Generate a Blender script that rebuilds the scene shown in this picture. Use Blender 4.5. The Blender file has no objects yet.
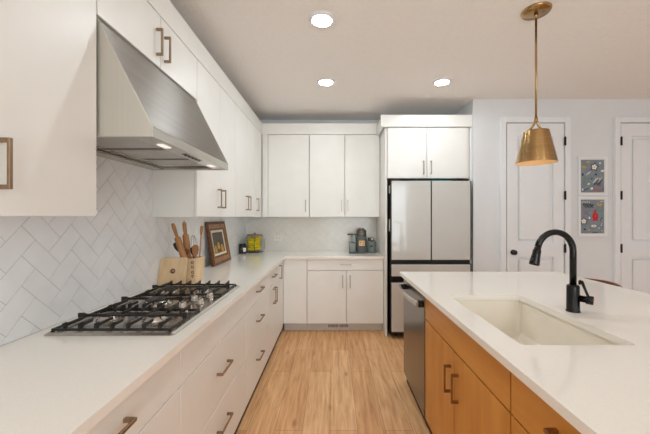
import bpy, bmesh, math, random
from mathutils import Vector, Matrix
random.seed(7)
PI = math.pi
SC = bpy.context.scene
COL = SC.collection

# ------------------------------------------------------------------ camera, world, lights, exposure
EYE = 1.385
cam_d = bpy.data.cameras.new('camera')
cam_d.sensor_width = 36.0
cam_d.lens = 36.0 * 318.0 / 650.0
cam_d.shift_x = -8.0 / 650.0
cam_d.clip_start = 0.05
cam = bpy.data.objects.new('camera', cam_d)
COL.objects.link(cam)
cam.location = (0, 0, EYE)
cam.rotation_euler = (PI / 2, 0, 0)
SC.camera = cam

w = bpy.data.worlds.new('world')
SC.world = w
w.use_nodes = True
w.node_tree.nodes['Background'].inputs[0].default_value = (0.75, 0.86, 1.0, 1)
w.node_tree.nodes['Background'].inputs[1].default_value = 0.3

def area(name, loc, rot, sx, sy, power, col):
    l = bpy.data.lights.new(name, 'AREA')
    l.shape = 'RECTANGLE'; l.size = sx; l.size_y = sy; l.energy = power; l.color = col
    o = bpy.data.objects.new(name, l); COL.objects.link(o)
    o.location = loc; o.rotation_euler = rot
    return o
# daylight in the openings of the two windows behind and to the right of the camera
REAR_POWER, SIDE_POWER, CEIL_EMIT = 60.0, 9.0, 98.0
area('daylight_rear_window', (1.0, -3.28, 1.35), (PI / 2, 0, 0), 2.8, 2.2, REAR_POWER, (0.90, 0.98, 1.0))
area('daylight_side_window', (5.58, 0.2, 1.45), (0, PI / 2, 0), 2.0, 3.2, SIDE_POWER, (0.90, 0.95, 1.0))

vs = SC.view_settings
vs.view_transform = 'Standard'; vs.look = 'None'; vs.gamma = 1.0
vs.use_curve_mapping = False
vs.exposure = 0.74
SC.cycles.max_bounces = 10
SC.cycles.diffuse_bounces = 6
SC.cycles.glossy_bounces = 5
SC.cycles.sample_clamp_indirect = 6.0

# ------------------------------------------------------------------ materials
def lin(c):
    f = lambda v: v / 12.92 if v <= 0.04045 else ((v + 0.055) / 1.055) ** 2.4
    return tuple(f(v / 255.0) for v in c) + (1.0,)

def mat(name, rgb, rough=0.5, metal=0.0, noise=0.0, nscale=8.0, stretch=(1, 1, 1), bump=0.0, bscale=None,
        coat=0.0, emit=None, estr=0.0, trans=0.0, ior=1.45, spec=None, rgb2=None):
    m = bpy.data.materials.new(name); m.use_nodes = True
    nt = m.node_tree; n = nt.nodes; L = nt.links
    b = n['Principled BSDF']
    b.inputs['Base Color'].default_value = lin(rgb)
    b.inputs['Roughness'].default_value = rough
    b.inputs['Metallic'].default_value = metal
    b.inputs['IOR'].default_value = ior
    if coat: b.inputs['Coat Weight'].default_value = coat; b.inputs['Coat Roughness'].default_value = 0.05
    if trans: b.inputs['Transmission Weight'].default_value = trans
    if spec is not None: b.inputs['Specular IOR Level'].default_value = spec
    if emit: b.inputs['Emission Color'].default_value = lin(emit); b.inputs['Emission Strength'].default_value = estr
    if noise or bump or rgb2:
        tc = n.new('ShaderNodeTexCoord'); mp = n.new('ShaderNodeMapping')
        mp.inputs['Scale'].default_value = stretch
        L.new(tc.outputs['Object'], mp.inputs['Vector'])
        nz = n.new('ShaderNodeTexNoise'); nz.inputs['Scale'].default_value = nscale
        nz.inputs['Detail'].default_value = 5
        L.new(mp.outputs[0], nz.inputs['Vector'])
        if noise or rgb2:
            rp = n.new('ShaderNodeValToRGB')
            a = rgb2 if rgb2 else tuple(max(0, v * (1 - noise)) for v in rgb)
            c = rgb if rgb2 else tuple(min(255, v * (1 + noise)) for v in rgb)
            rp.color_ramp.elements[0].position = 0.32; rp.color_ramp.elements[0].color = lin(a)
            rp.color_ramp.elements[1].position = 0.68; rp.color_ramp.elements[1].color = lin(c)
            L.new(nz.outputs['Fac'], rp.inputs[0]); L.new(rp.outputs[0], b.inputs['Base Color'])
        if bump:
            src = nz
            if bscale:
                src = n.new('ShaderNodeTexNoise'); src.inputs['Scale'].default_value = bscale
                src.inputs['Detail'].default_value = 4
                L.new(mp.outputs[0], src.inputs['Vector'])
            bp = n.new('ShaderNodeBump'); bp.inputs['Strength'].default_value = bump
            bp.inputs['Distance'].default_value = 0.01
            L.new(src.outputs['Fac'], bp.inputs['Height']); L.new(bp.outputs[0], b.inputs['Normal'])
    return m

def floor_mat():
    m = bpy.data.materials.new('oak_planks'); m.use_nodes = True
    nt = m.node_tree; n = nt.nodes; L = nt.links; b = n['Principled BSDF']
    tc = n.new('ShaderNodeTexCoord'); mp = n.new('ShaderNodeMapping')
    mp.inputs['Rotation'].default_value = (0, 0, PI / 2)
    mp.inputs['Location'].default_value = (0.35, 0.02, 0)
    L.new(tc.outputs['Object'], mp.inputs['Vector'])
    br = n.new('ShaderNodeTexBrick')
    br.offset = 0.37; br.offset_frequency = 2
    br.inputs['Scale'].default_value = 1.0
    br.inputs['Brick Width'].default_value = 1.25; br.inputs['Row Height'].default_value = 0.18
    br.inputs['Mortar Size'].default_value = 0.0012; br.inputs['Mortar Smooth'].default_value = 0.2
    br.inputs['Bias'].default_value = 0.0
    br.inputs['Color1'].default_value = lin((246, 204, 155)); br.inputs['Color2'].default_value = lin((230, 180, 129))
    br.inputs['Mortar'].default_value = lin((150, 108, 72))
    L.new(mp.outputs[0], br.inputs['Vector'])
    # long grain, shifted from plank to plank
    sep = n.new('ShaderNodeSeparateXYZ'); L.new(tc.outputs['Object'], sep.inputs[0])
    row = n.new('ShaderNodeMath'); row.operation = 'MULTIPLY'; row.inputs[1].default_value = 1 / 0.18
    L.new(sep.outputs['X'], row.inputs[0])
    fl = n.new('ShaderNodeMath'); fl.operation = 'FLOOR'; L.new(row.outputs[0], fl.inputs[0])
    sh = n.new('ShaderNodeMath'); sh.operation = 'MULTIPLY'; sh.inputs[1].default_value = 3.71
    L.new(fl.outputs[0], sh.inputs[0])
    cb = n.new('ShaderNodeCombineXYZ')
    L.new(sep.outputs['X'], cb.inputs['X'])
    ad = n.new('ShaderNodeMath'); ad.operation = 'ADD'; L.new(sep.outputs['Y'], ad.inputs[0]); L.new(sh.outputs[0], ad.inputs[1])
    L.new(ad.outputs[0], cb.inputs['Y']); L.new(sh.outputs[0], cb.inputs['Z'])
    g = n.new('ShaderNodeMapping'); g.inputs['Scale'].default_value = (14, 1.1, 1); L.new(cb.outputs[0], g.inputs['Vector'])
    nz = n.new('ShaderNodeTexNoise'); nz.inputs['Scale'].default_value = 2.2; nz.inputs['Detail'].default_value = 8
    nz.inputs['Roughness'].default_value = 0.62; nz.inputs['Distortion'].default_value = 0.6
    L.new(g.outputs[0], nz.inputs['Vector'])
    rp = n.new('ShaderNodeValToRGB')
    rp.color_ramp.elements[0].position = 0.3; rp.color_ramp.elements[0].color = lin((208, 184, 160))
    rp.color_ramp.elements[1].position = 0.66; rp.color_ramp.elements[1].color = lin((255, 252, 248))
    L.new(nz.outputs['Fac'], rp.inputs[0])
    mx = n.new('ShaderNodeMix'); mx.data_type = 'RGBA'; mx.blend_type = 'MULTIPLY'; mx.inputs['Factor'].default_value = 1.0
    L.new(br.outputs['Color'], mx.inputs['A']); L.new(rp.outputs[0], mx.inputs['B'])
    # sparse knots
    g2 = n.new('ShaderNodeMapping'); g2.inputs['Scale'].default_value = (5, 1.6, 1); L.new(cb.outputs[0], g2.inputs['Vector'])
    vo = n.new('ShaderNodeTexVoronoi'); vo.inputs['Scale'].default_value = 1.3; L.new(g2.outputs[0], vo.inputs['Vector'])
    r2 = n.new('ShaderNodeValToRGB')
    r2.color_ramp.elements[0].position = 0.03; r2.color_ramp.elements[0].color = lin((170, 130, 100))
    r2.color_ramp.elements[1].position = 0.13; r2.color_ramp.elements[1].color = (1, 1, 1, 1)
    L.new(vo.outputs['Distance'], r2.inputs[0])
    m2 = n.new('ShaderNodeMix'); m2.data_type = 'RGBA'; m2.blend_type = 'MULTIPLY'; m2.inputs['Factor'].default_value = 0.7
    L.new(mx.outputs['Result'], m2.inputs['A']); L.new(r2.outputs[0], m2.inputs['B'])
    L.new(m2.outputs['Result'], b.inputs['Base Color'])
    b.inputs['Roughness'].default_value = 0.42
    bp = n.new('ShaderNodeBump'); bp.inputs['Strength'].default_value = 0.12; bp.inputs['Distance'].default_value = 0.004
    L.new(nz.outputs['Fac'], bp.inputs['Height']); L.new(bp.outputs[0], b.inputs['Normal'])
    return m

M = {}
M['cab'] = mat('white_cabinet_paint', (237, 235, 230), 0.36, noise=0.008, nscale=5, stretch=(1, 1, 1), bump=0.02, bscale=120)
M['inner'] = mat('white_carcass', (222, 218, 210), 0.5, noise=0.01)
M['toe'] = mat('grey_white_toe_board', (205, 202, 196), 0.5, noise=0.02)
M['toeshade'] = mat('painted_shade_toe_board', (70, 50, 38), 0.6, noise=0.05)  # shade along the floor line, put into the toe boards' colour
M['wood'] = mat('honey_maple', (214, 148, 68), 0.36, nscale=1.6, stretch=(9, 9, 1.1), rgb2=(196, 128, 52), bump=0.02)
M['wooddk'] = mat('maple_painted_gap_shade', (112, 70, 40), 0.5, nscale=2, rgb2=(92, 56, 30))  # carcass maple darkened so gaps between the fronts carry painted shade
M['woodh'] = mat('honey_maple_level_grain', (214, 148, 68), 0.36, nscale=1.6, stretch=(9, 1.1, 9), rgb2=(196, 128, 52), bump=0.02)
M['quartz'] = mat('white_quartz', (247, 242, 234), 0.13, nscale=220, rgb2=(243, 237, 228), coat=0.3)
M['wall'] = mat('cool_white_paint', (223, 225, 227), 0.6, noise=0.005, bump=0.05, bscale=140)
M['ceil'] = mat('textured_ceiling_paint', (246, 243, 240), 0.8, noise=0.006, nscale=30, bump=0.5, bscale=45)
M['trimw'] = mat('white_trim_paint', (232, 234, 236), 0.4, noise=0.005)
M['tile'] = mat('pale_grey_glazed_tile', (243, 244, 245), 0.14, noise=0.012, nscale=9, bump=0.03, bscale=18)
M['grout'] = mat('grey_grout', (200, 201, 201), 0.8, noise=0.03, nscale=40)
M['tileb'] = mat('white_glazed_tile', (234, 230, 223), 0.14, noise=0.01, nscale=9, bump=0.03, bscale=18)
M['groutb'] = mat('pale_grout', (216, 211, 203), 0.8, noise=0.03, nscale=40)
M['steel'] = mat('brushed_steel', (190, 185, 178), 0.25, 1.0, noise=0.04, nscale=4, stretch=(20, 1, 40), bump=0.01)
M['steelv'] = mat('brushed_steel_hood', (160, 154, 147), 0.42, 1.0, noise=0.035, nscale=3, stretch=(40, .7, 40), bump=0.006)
for _k in ('steelv',):
    _b = M[_k].node_tree.nodes['Principled BSDF']; _b.inputs['Anisotropic'].default_value = 0.95
    _t = M[_k].node_tree.nodes.new('ShaderNodeTangent'); _t.direction_type = 'RADIAL'; _t.axis = 'Y'
    M[_k].node_tree.links.new(_t.outputs[0], _b.inputs['Tangent'])
M['steels'] = mat('lightened_steel_side', (205, 202, 194), 0.5, 1.0, noise=0.008, nscale=3, stretch=(30, 1, .8))  # lit copy of the hood steel; the side's extra light is in its colour
M['steeld'] = mat('dark_steel', (120, 117, 112), 0.34, 1.0, noise=0.06, nscale=6, stretch=(1, 1, 12))
M['dwsteel'] = mat('dishwasher_steel', (122, 118, 115), 0.22, 1.0, noise=0.06, nscale=3, stretch=(1, 30, 2))
M['bronze'] = mat('champagne_bronze', (156, 132, 108), 0.38, 1.0, noise=0.05, nscale=30)
M['bronzed'] = mat('aged_bronze', (150, 116, 76), 0.38, 1.0, noise=0.05, nscale=30)
M['nickel'] = mat('soft_nickel', (176, 168, 156), 0.32, 1.0, noise=0.04, nscale=30)
M['brass'] = mat('antique_brass', (172, 140, 96), 0.22, 1.0, noise=0.05, nscale=2.5, stretch=(1, 1, 30), bump=0.005)
M['shadein'] = mat('cream_shade_lining', (226, 200, 160), 0.55, noise=0.01)
M['bulb'] = mat('lit_frosted_bulb', (255, 236, 200), 0.4, noise=0.01, emit=(255, 206, 140), estr=3.5)
M['diff'] = mat('lit_ceiling_diffuser', (255, 252, 245), 0.5, noise=0.005, emit=(238, 249, 255), estr=CEIL_EMIT)
M['hoodled'] = mat('hood_lamp_lens', (240, 236, 228), 0.2, noise=0.01, emit=(255, 246, 236), estr=0.4)
M['black'] = mat('matte_black', (22, 21, 20), 0.35, noise=0.1, nscale=20)
M['blackm'] = mat('black_faucet_coating', (16, 15, 15), 0.22, 0.2, noise=0.08, nscale=20)
M['iron'] = mat('cast_iron', (38, 35, 32), 0.42, noise=0.15, nscale=60, bump=0.1)
M['fridgegl'] = mat('pearl_fridge_panel', (202, 201, 196), 0.12, noise=0.006, nscale=4, coat=0.8)
M['sink'] = mat('bisque_sink', (242, 235, 222), 0.2, noise=0.01, nscale=5)
M['board'] = mat('pale_maple', (226, 196, 156), 0.5, nscale=3, stretch=(12, 12, 1.5), rgb2=(212, 180, 138))
M['oakd'] = mat('warm_brown_wood', (184, 134, 86), 0.45, nscale=3, stretch=(14, 14, 2), rgb2=(158, 108, 64))
M['walnut'] = mat('walnut', (140, 84, 50), 0.4, nscale=3, stretch=(3, 14, 14), rgb2=(108, 62, 36))
M['frame'] = mat('carved_brown_frame', (120, 76, 40), 0.35, nscale=30, rgb2=(84, 48, 24), bump=0.4)
M['framel'] = mat('tan_frame_band', (172, 122, 70), 0.35, nscale=24, rgb2=(132, 86, 46), bump=0.3)
M['cream'] = mat('cream_liner', (232, 220, 196), 0.6, noise=0.02)
M['paintdark'] = mat('dark_still_life_ground', (62, 50, 42), 0.5, nscale=5, rgb2=(96, 90, 82))
M['pear'] = mat('painted_yellow', (226, 184, 84), 0.5, nscale=20, rgb2=(186, 130, 50))
M['banana'] = mat('banana_skin', (242, 212, 30), 0.45, noise=0.05, nscale=14)
M['bantip'] = mat('banana_tip', (110, 96, 30), 0.6, noise=0.1)
M['green'] = mat('green_band', (60, 140, 50), 0.45, noise=0.05)
M['glass'] = mat('clear_glass', (250, 252, 250), 0.02, noise=0.001, trans=1.0, ior=1.12)
M['tanlid'] = mat('tan_wood_lid', (164, 134, 90), 0.5, nscale=6, rgb2=(140, 112, 72))
M['candle'] = mat('dark_brown_glass', (40, 24, 18), 0.12, noise=0.1, coat=0.5)
M['paper'] = mat('white_label_paper', (235, 232, 226), 0.6, noise=0.01)
M['slate'] = mat('grey_green_plastic', (112, 120, 116), 0.3, noise=0.04, coat=0.3)
M['slatem'] = mat('mid_grey_plastic', (92, 98, 96), 0.3, noise=0.03, coat=0.3)
M['slated'] = mat('dark_grey_plastic', (58, 60, 60), 0.3, noise=0.05)
M['orange'] = mat('orange_sticker', (236, 196, 140), 0.5, noise=0.03)
M['orangeink'] = mat('brown_sticker_ink', (190, 110, 50), 0.5, noise=0.03)
M['teal'] = mat('teal_fabric', (40, 150, 160), 0.7, noise=0.1, nscale=40)
M['plastic'] = mat('white_outlet_plastic', (238, 237, 233), 0.35, noise=0.005)
M['artbg'] = mat('blue_grey_print', (134, 146, 154), 0.6, nscale=14, rgb2=(112, 124, 136))
M['artw'] = mat('print_white', (232, 228, 220), 0.6, noise=0.02)
M['artk'] = mat('print_charcoal', (52, 50, 54), 0.6, noise=0.05)
M['artr'] = mat('print_red', (190, 40, 44), 0.6, noise=0.06)
M['artp'] = mat('print_dusty_red', (160, 88, 80), 0.6, noise=0.06)
M['arty'] = mat('print_mustard', (196, 164, 84), 0.6, noise=0.06)
M['artg'] = mat('print_green', (110, 140, 104), 0.6, noise=0.06)
M['floor'] = floor_mat()
M['sealing'] = mat('black_seal_rubber', (30, 29, 28), 0.6, noise=0.1)

# ------------------------------------------------------------------ geometry helpers
def box(bm, p0, p1, bev=0.0, seg=1):
    lo = [min(a, b) for a, b in zip(p0, p1)]; hi = [max(a, b) for a, b in zip(p0, p1)]
    t = bmesh.new()
    bmesh.ops.create_cube(t, size=1.0)
    for v in t.verts:
        v.co = Vector([lo[i] + (v.co[i] + 0.5) * (hi[i] - lo[i]) for i in range(3)])
    if bev > 0:
        bmesh.ops.bevel(t, geom=list(t.edges), offset=bev, segments=seg, profile=0.5, affect='EDGES')
    merge(bm, t)
    return bm

def merge(bm, t, mtx=None):
    if mtx is not None: bmesh.ops.transform(t, matrix=mtx, verts=t.verts)
    mp = {}
    for v in t.verts: mp[v] = bm.verts.new(v.co)
    for f in t.faces:
        try:
            nf = bm.faces.new([mp[v] for v in f.verts]); nf.smooth = f.smooth
        except ValueError: pass
    t.free()

def lathe(bm, prof, c=(0, 0, 0), seg=28, axis=None, smooth=True):
    """prof: (radius, height) pairs, spun about z, optionally turned so z becomes `axis`"""
    q = Matrix.Identity(3)
    if axis is not None: q = Vector((0, 0, 1)).rotation_difference(Vector(axis)).to_matrix()
    c = Vector(c); rings = []
    for r, h in prof:
        if r < 1e-6: rings.append([bm.verts.new(c + q @ Vector((0, 0, h)))])
        else: rings.append([bm.verts.new(c + q @ Vector((r * math.cos(2 * PI * k / seg), r * math.sin(2 * PI * k / seg), h))) for k in range(seg)])
    for a, b in zip(rings, rings[1:]):
        for k in range(seg):
            k2 = (k + 1) % seg
            if len(a) == 1 and len(b) == 1: continue
            if len(a) == 1: f = bm.faces.new((a[0], b[k2], b[k]))
            elif len(b) == 1: f = bm.faces.new((a[k], a[k2], b[0]))
            else: f = bm.faces.new((a[k], a[k2], b[k2], b[k]))
            f.smooth = smooth
    return bm

def tube(bm, pts, rad, seg=10, cap=True, sq=(1, 1)):
    pts = [Vector(p) for p in pts]
    rads = rad if isinstance(rad, (list, tuple)) else [rad] * len(pts)
    tang = []
    for i in range(len(pts)):
        a = pts[max(0, i - 1)]; b = pts[min(len(pts) - 1, i + 1)]
        tang.append((b - a).normalized())
    up = Vector((0, 0, 1))
    if abs(tang[0].dot(up)) > 0.9: up = Vector((0, 1, 0))
    nrm = (up - tang[0] * up.dot(tang[0])).normalized()
    rings = []
    for i, p in enumerate(pts):
        nrm = (nrm - tang[i] * nrm.dot(tang[i])).normalized()
        bn = tang[i].cross(nrm)
        rings.append([bm.verts.new(p + (nrm * math.cos(2 * PI * k / seg) * sq[0] + bn * math.sin(2 * PI * k / seg) * sq[1]) * rads[i]) for k in range(seg)])
    for a, b in zip(rings, rings[1:]):
        for k in range(seg):
            f = bm.faces.new((a[k], a[(k + 1) % seg], b[(k + 1) % seg], b[k])); f.smooth = True
    if cap:
        bm.faces.new(list(reversed(rings[0]))); bm.faces.new(rings[-1])
    return bm

def prism(bm, poly, fn, t0, t1):
    """poly of 2-D points, fn(u, v, t) -> xyz, extruded from t0 to t1"""
    a = [bm.verts.new(fn(u, v, t0)) for u, v in poly]; b = [bm.verts.new(fn(u, v, t1)) for u, v in poly]
    n = len(poly)
    bm.faces.new(a); bm.faces.new(list(reversed(b)))
    for i in range(n): bm.faces.new((a[i], b[i], b[(i + 1) % n], a[(i + 1) % n]))
    return bm

def rrect(x0, x1, y0, y1, r, n=5):
    out = []
    for cx, cy, a0 in ((x1 - r, y1 - r, 0), (x0 + r, y1 - r, 90), (x0 + r, y0 + r, 180), (x1 - r, y0 + r, 270)):
        for k in range(n + 1):
            a = math.radians(a0 + 90 * k / n); out.append((cx + r * math.cos(a), cy + r * math.sin(a)))
    return out

ORG = {}
def tag(o, label=None, cat=None, group=None, kind=None):
    if label: o['label'] = label
    if cat: o['category'] = cat
    if group: o['group'] = group
    if kind: o['kind'] = kind
    return o

def thing(name, loc, label, cat, group=None):
    o = bpy.data.objects.new(name, None); COL.objects.link(o)
    o.location = loc; o.empty_display_size = 0.05; ORG[o.name] = Vector(loc)
    return tag(o, label, cat, group)

def obj(name, bm, m, parent=None, label=None, origin=None, mods=None):
    """link one mesh; its vertices are in world space and get shifted to the object's origin"""
    bmesh.ops.recalc_face_normals(bm, faces=bm.faces)
    if parent is not None: org = ORG[parent.name]
    elif origin is not None: org = Vector(origin)
    else:
        xs = [v.co for v in bm.verts]
        org = Vector(((min(v.x for v in xs) + max(v.x for v in xs)) / 2, (min(v.y for v in xs) + max(v.y for v in xs)) / 2, min(v.z for v in xs)))
    bmesh.ops.translate(bm, vec=-org, verts=bm.verts)
    me = bpy.data.meshes.new(name); bm.to_mesh(me); bm.free()
    me.materials.append(m)
    o = bpy.data.objects.new(name, me); COL.objects.link(o)
    if parent is not None: o.parent = parent
    else: o.location = org
    ORG[o.name] = org
    if label: o['label'] = label
    return o

def struct(name, bm, m, parent=None):
    o = obj(name, bm, m, parent, origin=(0, 0, 0) if parent is None else None)
    if parent is None: o['kind'] = 'structure'
    return o

def B(p0, p1, bev=0.0, seg=1): return box(bmesh.new(), p0, p1, bev, seg)

# ------------------------------------------------------------------ key dimensions
XW, YB = -1.218, 4.43          # left wall, back wall
ZC = 2.735                     # ceiling
XA, YF = 1.603, 3.638          # alcove side wall, wall with the doors
XR, YR = 5.5, -3.2             # right wall, rear wall
CT = 0.915                     # counter top height
UP = 1.385                     # underside of wall cabinets
DT, CR = 2.447, 2.595          # top of upper doors, top of crown
XC, XCF = -0.57, -0.597        # left counter edge, left base fronts
YC, YCF = 3.79, 3.815          # back counter edge, back base fronts
XU, YU = -0.912, 4.10          # upper door faces

# ------------------------------------------------------------------ room shell
struct('floor', B((XW - .1, YR - .1, -0.1), (XR + .1, YB + .1, 0)), M['floor'])
struct('ceiling', B((XW - .1, YR - .1, ZC), (XR + .1, YB + .1, ZC + .1)), M['ceil'])
wall_left = struct('wall_left', B((XW - .1, YR, 0), (XW, YB, ZC)), M['wall'])
wall_back = struct('wall_back', B((XW - .1, YB, 0), (XA + .1, YB + .1, ZC)), M['wall'])
struct('wall_alcove', B((XA, YF + .1, 0), (XA + .1, YB, ZC)), M['wall'])

def wall_with_hole(name, axis, c0, c1, a0, a1, h):
    bm = bmesh.new()
    def bx(u0, u1, z0, z1):
        if axis == 'x': box(bm, (u0, c0, z0), (u1, c1, z1))
        else: box(bm, (c0, u0, z0), (c1, u1, z1))
    last = a0
    for (u0, u1, z0, z1) in h:
        bx(last, u0, 0, ZC)
        if z0 > 0: bx(u0, u1, 0, z0)
        bx(u0, u1, z1, ZC); last = u1
    bx(last, a1, 0, ZC)
    return struct(name, bm, M['wall'])
wall_with_hole('wall_far', 'x', YF, YF + .1, XA, XR + .1, [])
wall_with_hole('wall_right', 'y', XR, XR + .1, YR, YF, [(-1.4, 1.8, 0.45, 2.45)])
wall_with_hole('wall_rear', 'x', YR - .1, YR, XW - .1, XR + .1, [(-0.4, 2.4, 0.25, 2.45)])

def window(name, axis, c, u0, u1, z0, z1, nu, zc):
    bm = bmesh.new(); s = 0.045
    def bx(a0, a1, b0, b1):
        if axis == 'x': box(bm, (a0, c - .02, b0), (a1, c + .02, b1))
        else: box(bm, (c - .02, a0, b0), (c + .02, a1, b1))
    bx(u0, u1, z0, z0 + s); bx(u0, u1, z1 - s, z1)
    for k in range(nu + 1):
        u = u0 + (u1 - u0) * k / nu
        bx(max(u0, u - s / 2), min(u1, u + s / 2), z0 + s, z1 - s)
    bx(u0, u1, zc - .02, zc + .02)
    return struct(name, bm, M['trimw'])
window('window_1', 'x', YR - .03, -0.4, 2.4, 0.25, 2.45, 3, 1.5)
window('window_2', 'y', XR + .04, -1.4, 1.8, 0.45, 2.45, 3, 1.5)

# herringbone tile field, cut to rectangles
def clip(poly, axis, val, keep_less):
    out = []
    n = len(poly)
    for i in range(n):
        a, b = poly[i], poly[(i + 1) % n]
        ia = (a[axis] <= val) == keep_less; ib = (b[axis] <= val) == keep_less
        if ia: out.append(a)
        if ia != ib:
            t = (val - a[axis]) / (b[axis] - a[axis])
            out.append((a[0] + (b[0] - a[0]) * t, a[1] + (b[1] - a[1]) * t))
    return out
def herring(rects, wd, ratio, grout, fn, th, anchor=None):
    bm = bmesh.new(); n = ratio; c45 = math.sqrt(.5)
    u0 = min(r[0] for r in rects); u1 = max(r[1] for r in rects); v0 = min(r[2] for r in rects); v1 = max(r[3] for r in rects)
    span = int(((u1 - u0) + (v1 - v0)) / wd) + 12
    cu, cv = (u0 + u1) / 2, (v0 + v1) / 2
    if anchor:
        cu, cv = anchor[0] - (n - 1) * c45 * wd, anchor[1] + (n - 1) * c45 * wd; span = int(span * 1.8)
    g = grout / 2
    tiles = []
    for k in range(-span, span):
        for m in range(-span // (2 * n) - 2, span // (2 * n) + 2):
            x = k + 2 * n * m
            tiles.append((x * wd + g, (x + n) * wd - g, k * wd + g, (k + 1) * wd - g))
            y = k - 2 * n + 1 + 2 * n * m
            tiles.append((k * wd + g, (k + 1) * wd - g, y * wd + g, (y + n) * wd - g))
    for (a, b, c, d) in tiles:
        p = [((x - y) * c45 + cu, (x + y) * c45 + cv) for x, y in ((a, c), (b, c), (b, d), (a, d))]
        if max(q[0] for q in p) < u0 or min(q[0] for q in p) > u1 or max(q[1] for q in p) < v0 or min(q[1] for q in p) > v1: continue
        for (ra, rb, rc, rd) in rects:
            q = clip(clip(clip(clip(p, 0, ra, False), 0, rb, True), 1, rc, False), 1, rd, True)
            if len(q) >= 3:
                try: prism(bm, q, fn, 0, th)
                except ValueError: pass
    return bm
TILE_W = 0.083
HL = [(-0.6, YB - .008, CT + .001, UP), (1.232, 2.133, UP, 1.72)]
gb = bmesh.new()
for a, b, c, d in HL: box(gb, (XW, a, c), (XW + .006, b, d))
struct('tile_grout', gb, M['grout'], wall_left)
struct('tile_backsplash', herring(HL, TILE_W, 2, 0.0028, lambda u, v, t: (XW + .006 + t, u, v), 0.002, (1.235, 1.352)), M['tile'], wall_left)
HB = [(XW + .008, 0.607, CT + .001, UP)]
struct('tile_grout', B((XW + .008, YB - .006, CT + .001), (0.607, YB, UP)), M['groutb'], wall_back)
struct('tile_backsplash', herring(HB, TILE_W, 2, 0.0028, lambda u, v, t: (u, YB - .006 - t, v), 0.002), M['tileb'], wall_back)

# ------------------------------------------------------------------ doors in the far wall
def panel_door(name, x0, x1, zt, knob_x, hinge_x, hinges_left):
    y = YF
    slab = bmesh.new()
    z0 = 0.01; st = 0.115
    t = y - 0.004
    # stiles and rails, raised panels between
    box(slab, (x0, t - .022, z0), (x0 + st, y, zt)); box(slab, (x1 - st, t - .022, z0), (x1, y, zt))
    rails = [(z0, .24), (.93, 1.09), (zt - .14, zt)]
    for a, b in rails: box(slab, (x0 + st, t - .022, a), (x1 - st, y, b))
    box(slab, (x0 + st, t, .24), (x1 - st, y, .93)); box(slab, (x0 + st, t, 1.09), (x1 - st, y, zt - .14))
    for a, b in ((.24, .93), (1.09, zt - .14)):
        box(slab, (x0 + st + .03, t - .015, a + .03), (x1 - st - .03, t, b - .03), .014)
    d = struct(name, slab, M['trimw'])
    cs = bmesh.new(); w_ = .062
    box(cs, (x0 - .012 - w_, y - .038, 0), (x0 - .012, y, zt + .012 + w_), .003)
    box(cs, (x1 + .012, y - .038, 0), (x1 + .012 + w_, y, zt + .012 + w_), .003)
    box(cs, (x0 - .012, y - .038, zt + .012), (x1 + .012, y, zt + .012 + w_), .003)
    struct('door_casing', cs, M['trimw'], d)
    for hz in (2.245, 1.63, 1.03, .25):
        h = bmesh.new()
        lathe(h, [(0, -.05), (.007, -.05), (.007, .05), (0, .05)], (hinge_x, y - .042, hz), 10)
        box(h, (hinge_x - .012, y - .0415, hz - .045), (hinge_x + .012, y - .0375, hz + .045))
        struct('hinge', h, M['black'], d)
    if knob_x is not None:
        k = bmesh.new()
        lathe(k, [(0, 0), (.030, 0), (.030, .008), (.013, .012), (.011, .024), (.024, .032), (.028, .042), (.022, .052), (0, .056)], (knob_x, y - .026, .985), 20, (0, -1, 0))
        struct('door_knob', k, M['black'], d)
    return d
panel_door('door_1', 1.975, 2.622, 2.445, 2.045, 2.628, False)
panel_door('door_2', 3.272, 3.99, 2.445, 3.92, 3.265, True)
struct('baseboard_far', B((XA + .002, YF - .014, 0), (1.90, YF, .12), .003), M['trimw'])
struct('baseboard_right', B((2.70, YF - .014, 0), (3.19, YF, .12), .003), M['trimw'])

# ------------------------------------------------------------------ cabinets
def axes(side):
    """side -> function (a along the run, d outwards from the front plane, z) to world"""
    if side == 'left': return lambda f: (lambda a, d, z: (f + d, a, z))
    if side == 'island': return lambda f: (lambda a, d, z: (f - d, a, z))
    return lambda f: (lambda a, d, z: (a, f - d, z))

def handle(parent, P, a, z, vert, L=0.15, m='bronze', d0=0.0):
    bm = bmesh.new(); s = .0055; out = .034
    if vert:
        box(bm, P(a - s, d0 + out - .008, z - L / 2), P(a + s, d0 + out, z + L / 2), .001)
        for e in (-1, 1):
            zz = z + e * (L / 2 - .006); box(bm, P(a - s, d0, zz - .006), P(a + s, d0 + out - .008, zz + .006))
    else:
        box(bm, P(a - L / 2, d0 + out - .008, z - s), P(a + L / 2, d0 + out, z + s), .001)
        for e in (-1, 1):
            aa = a + e * (L / 2 - .006); box(bm, P(aa - .006, d0, z - s), P(aa + .006, d0 + out - .008, z + s))
    return obj('handle', bm, M[m], parent)

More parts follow.
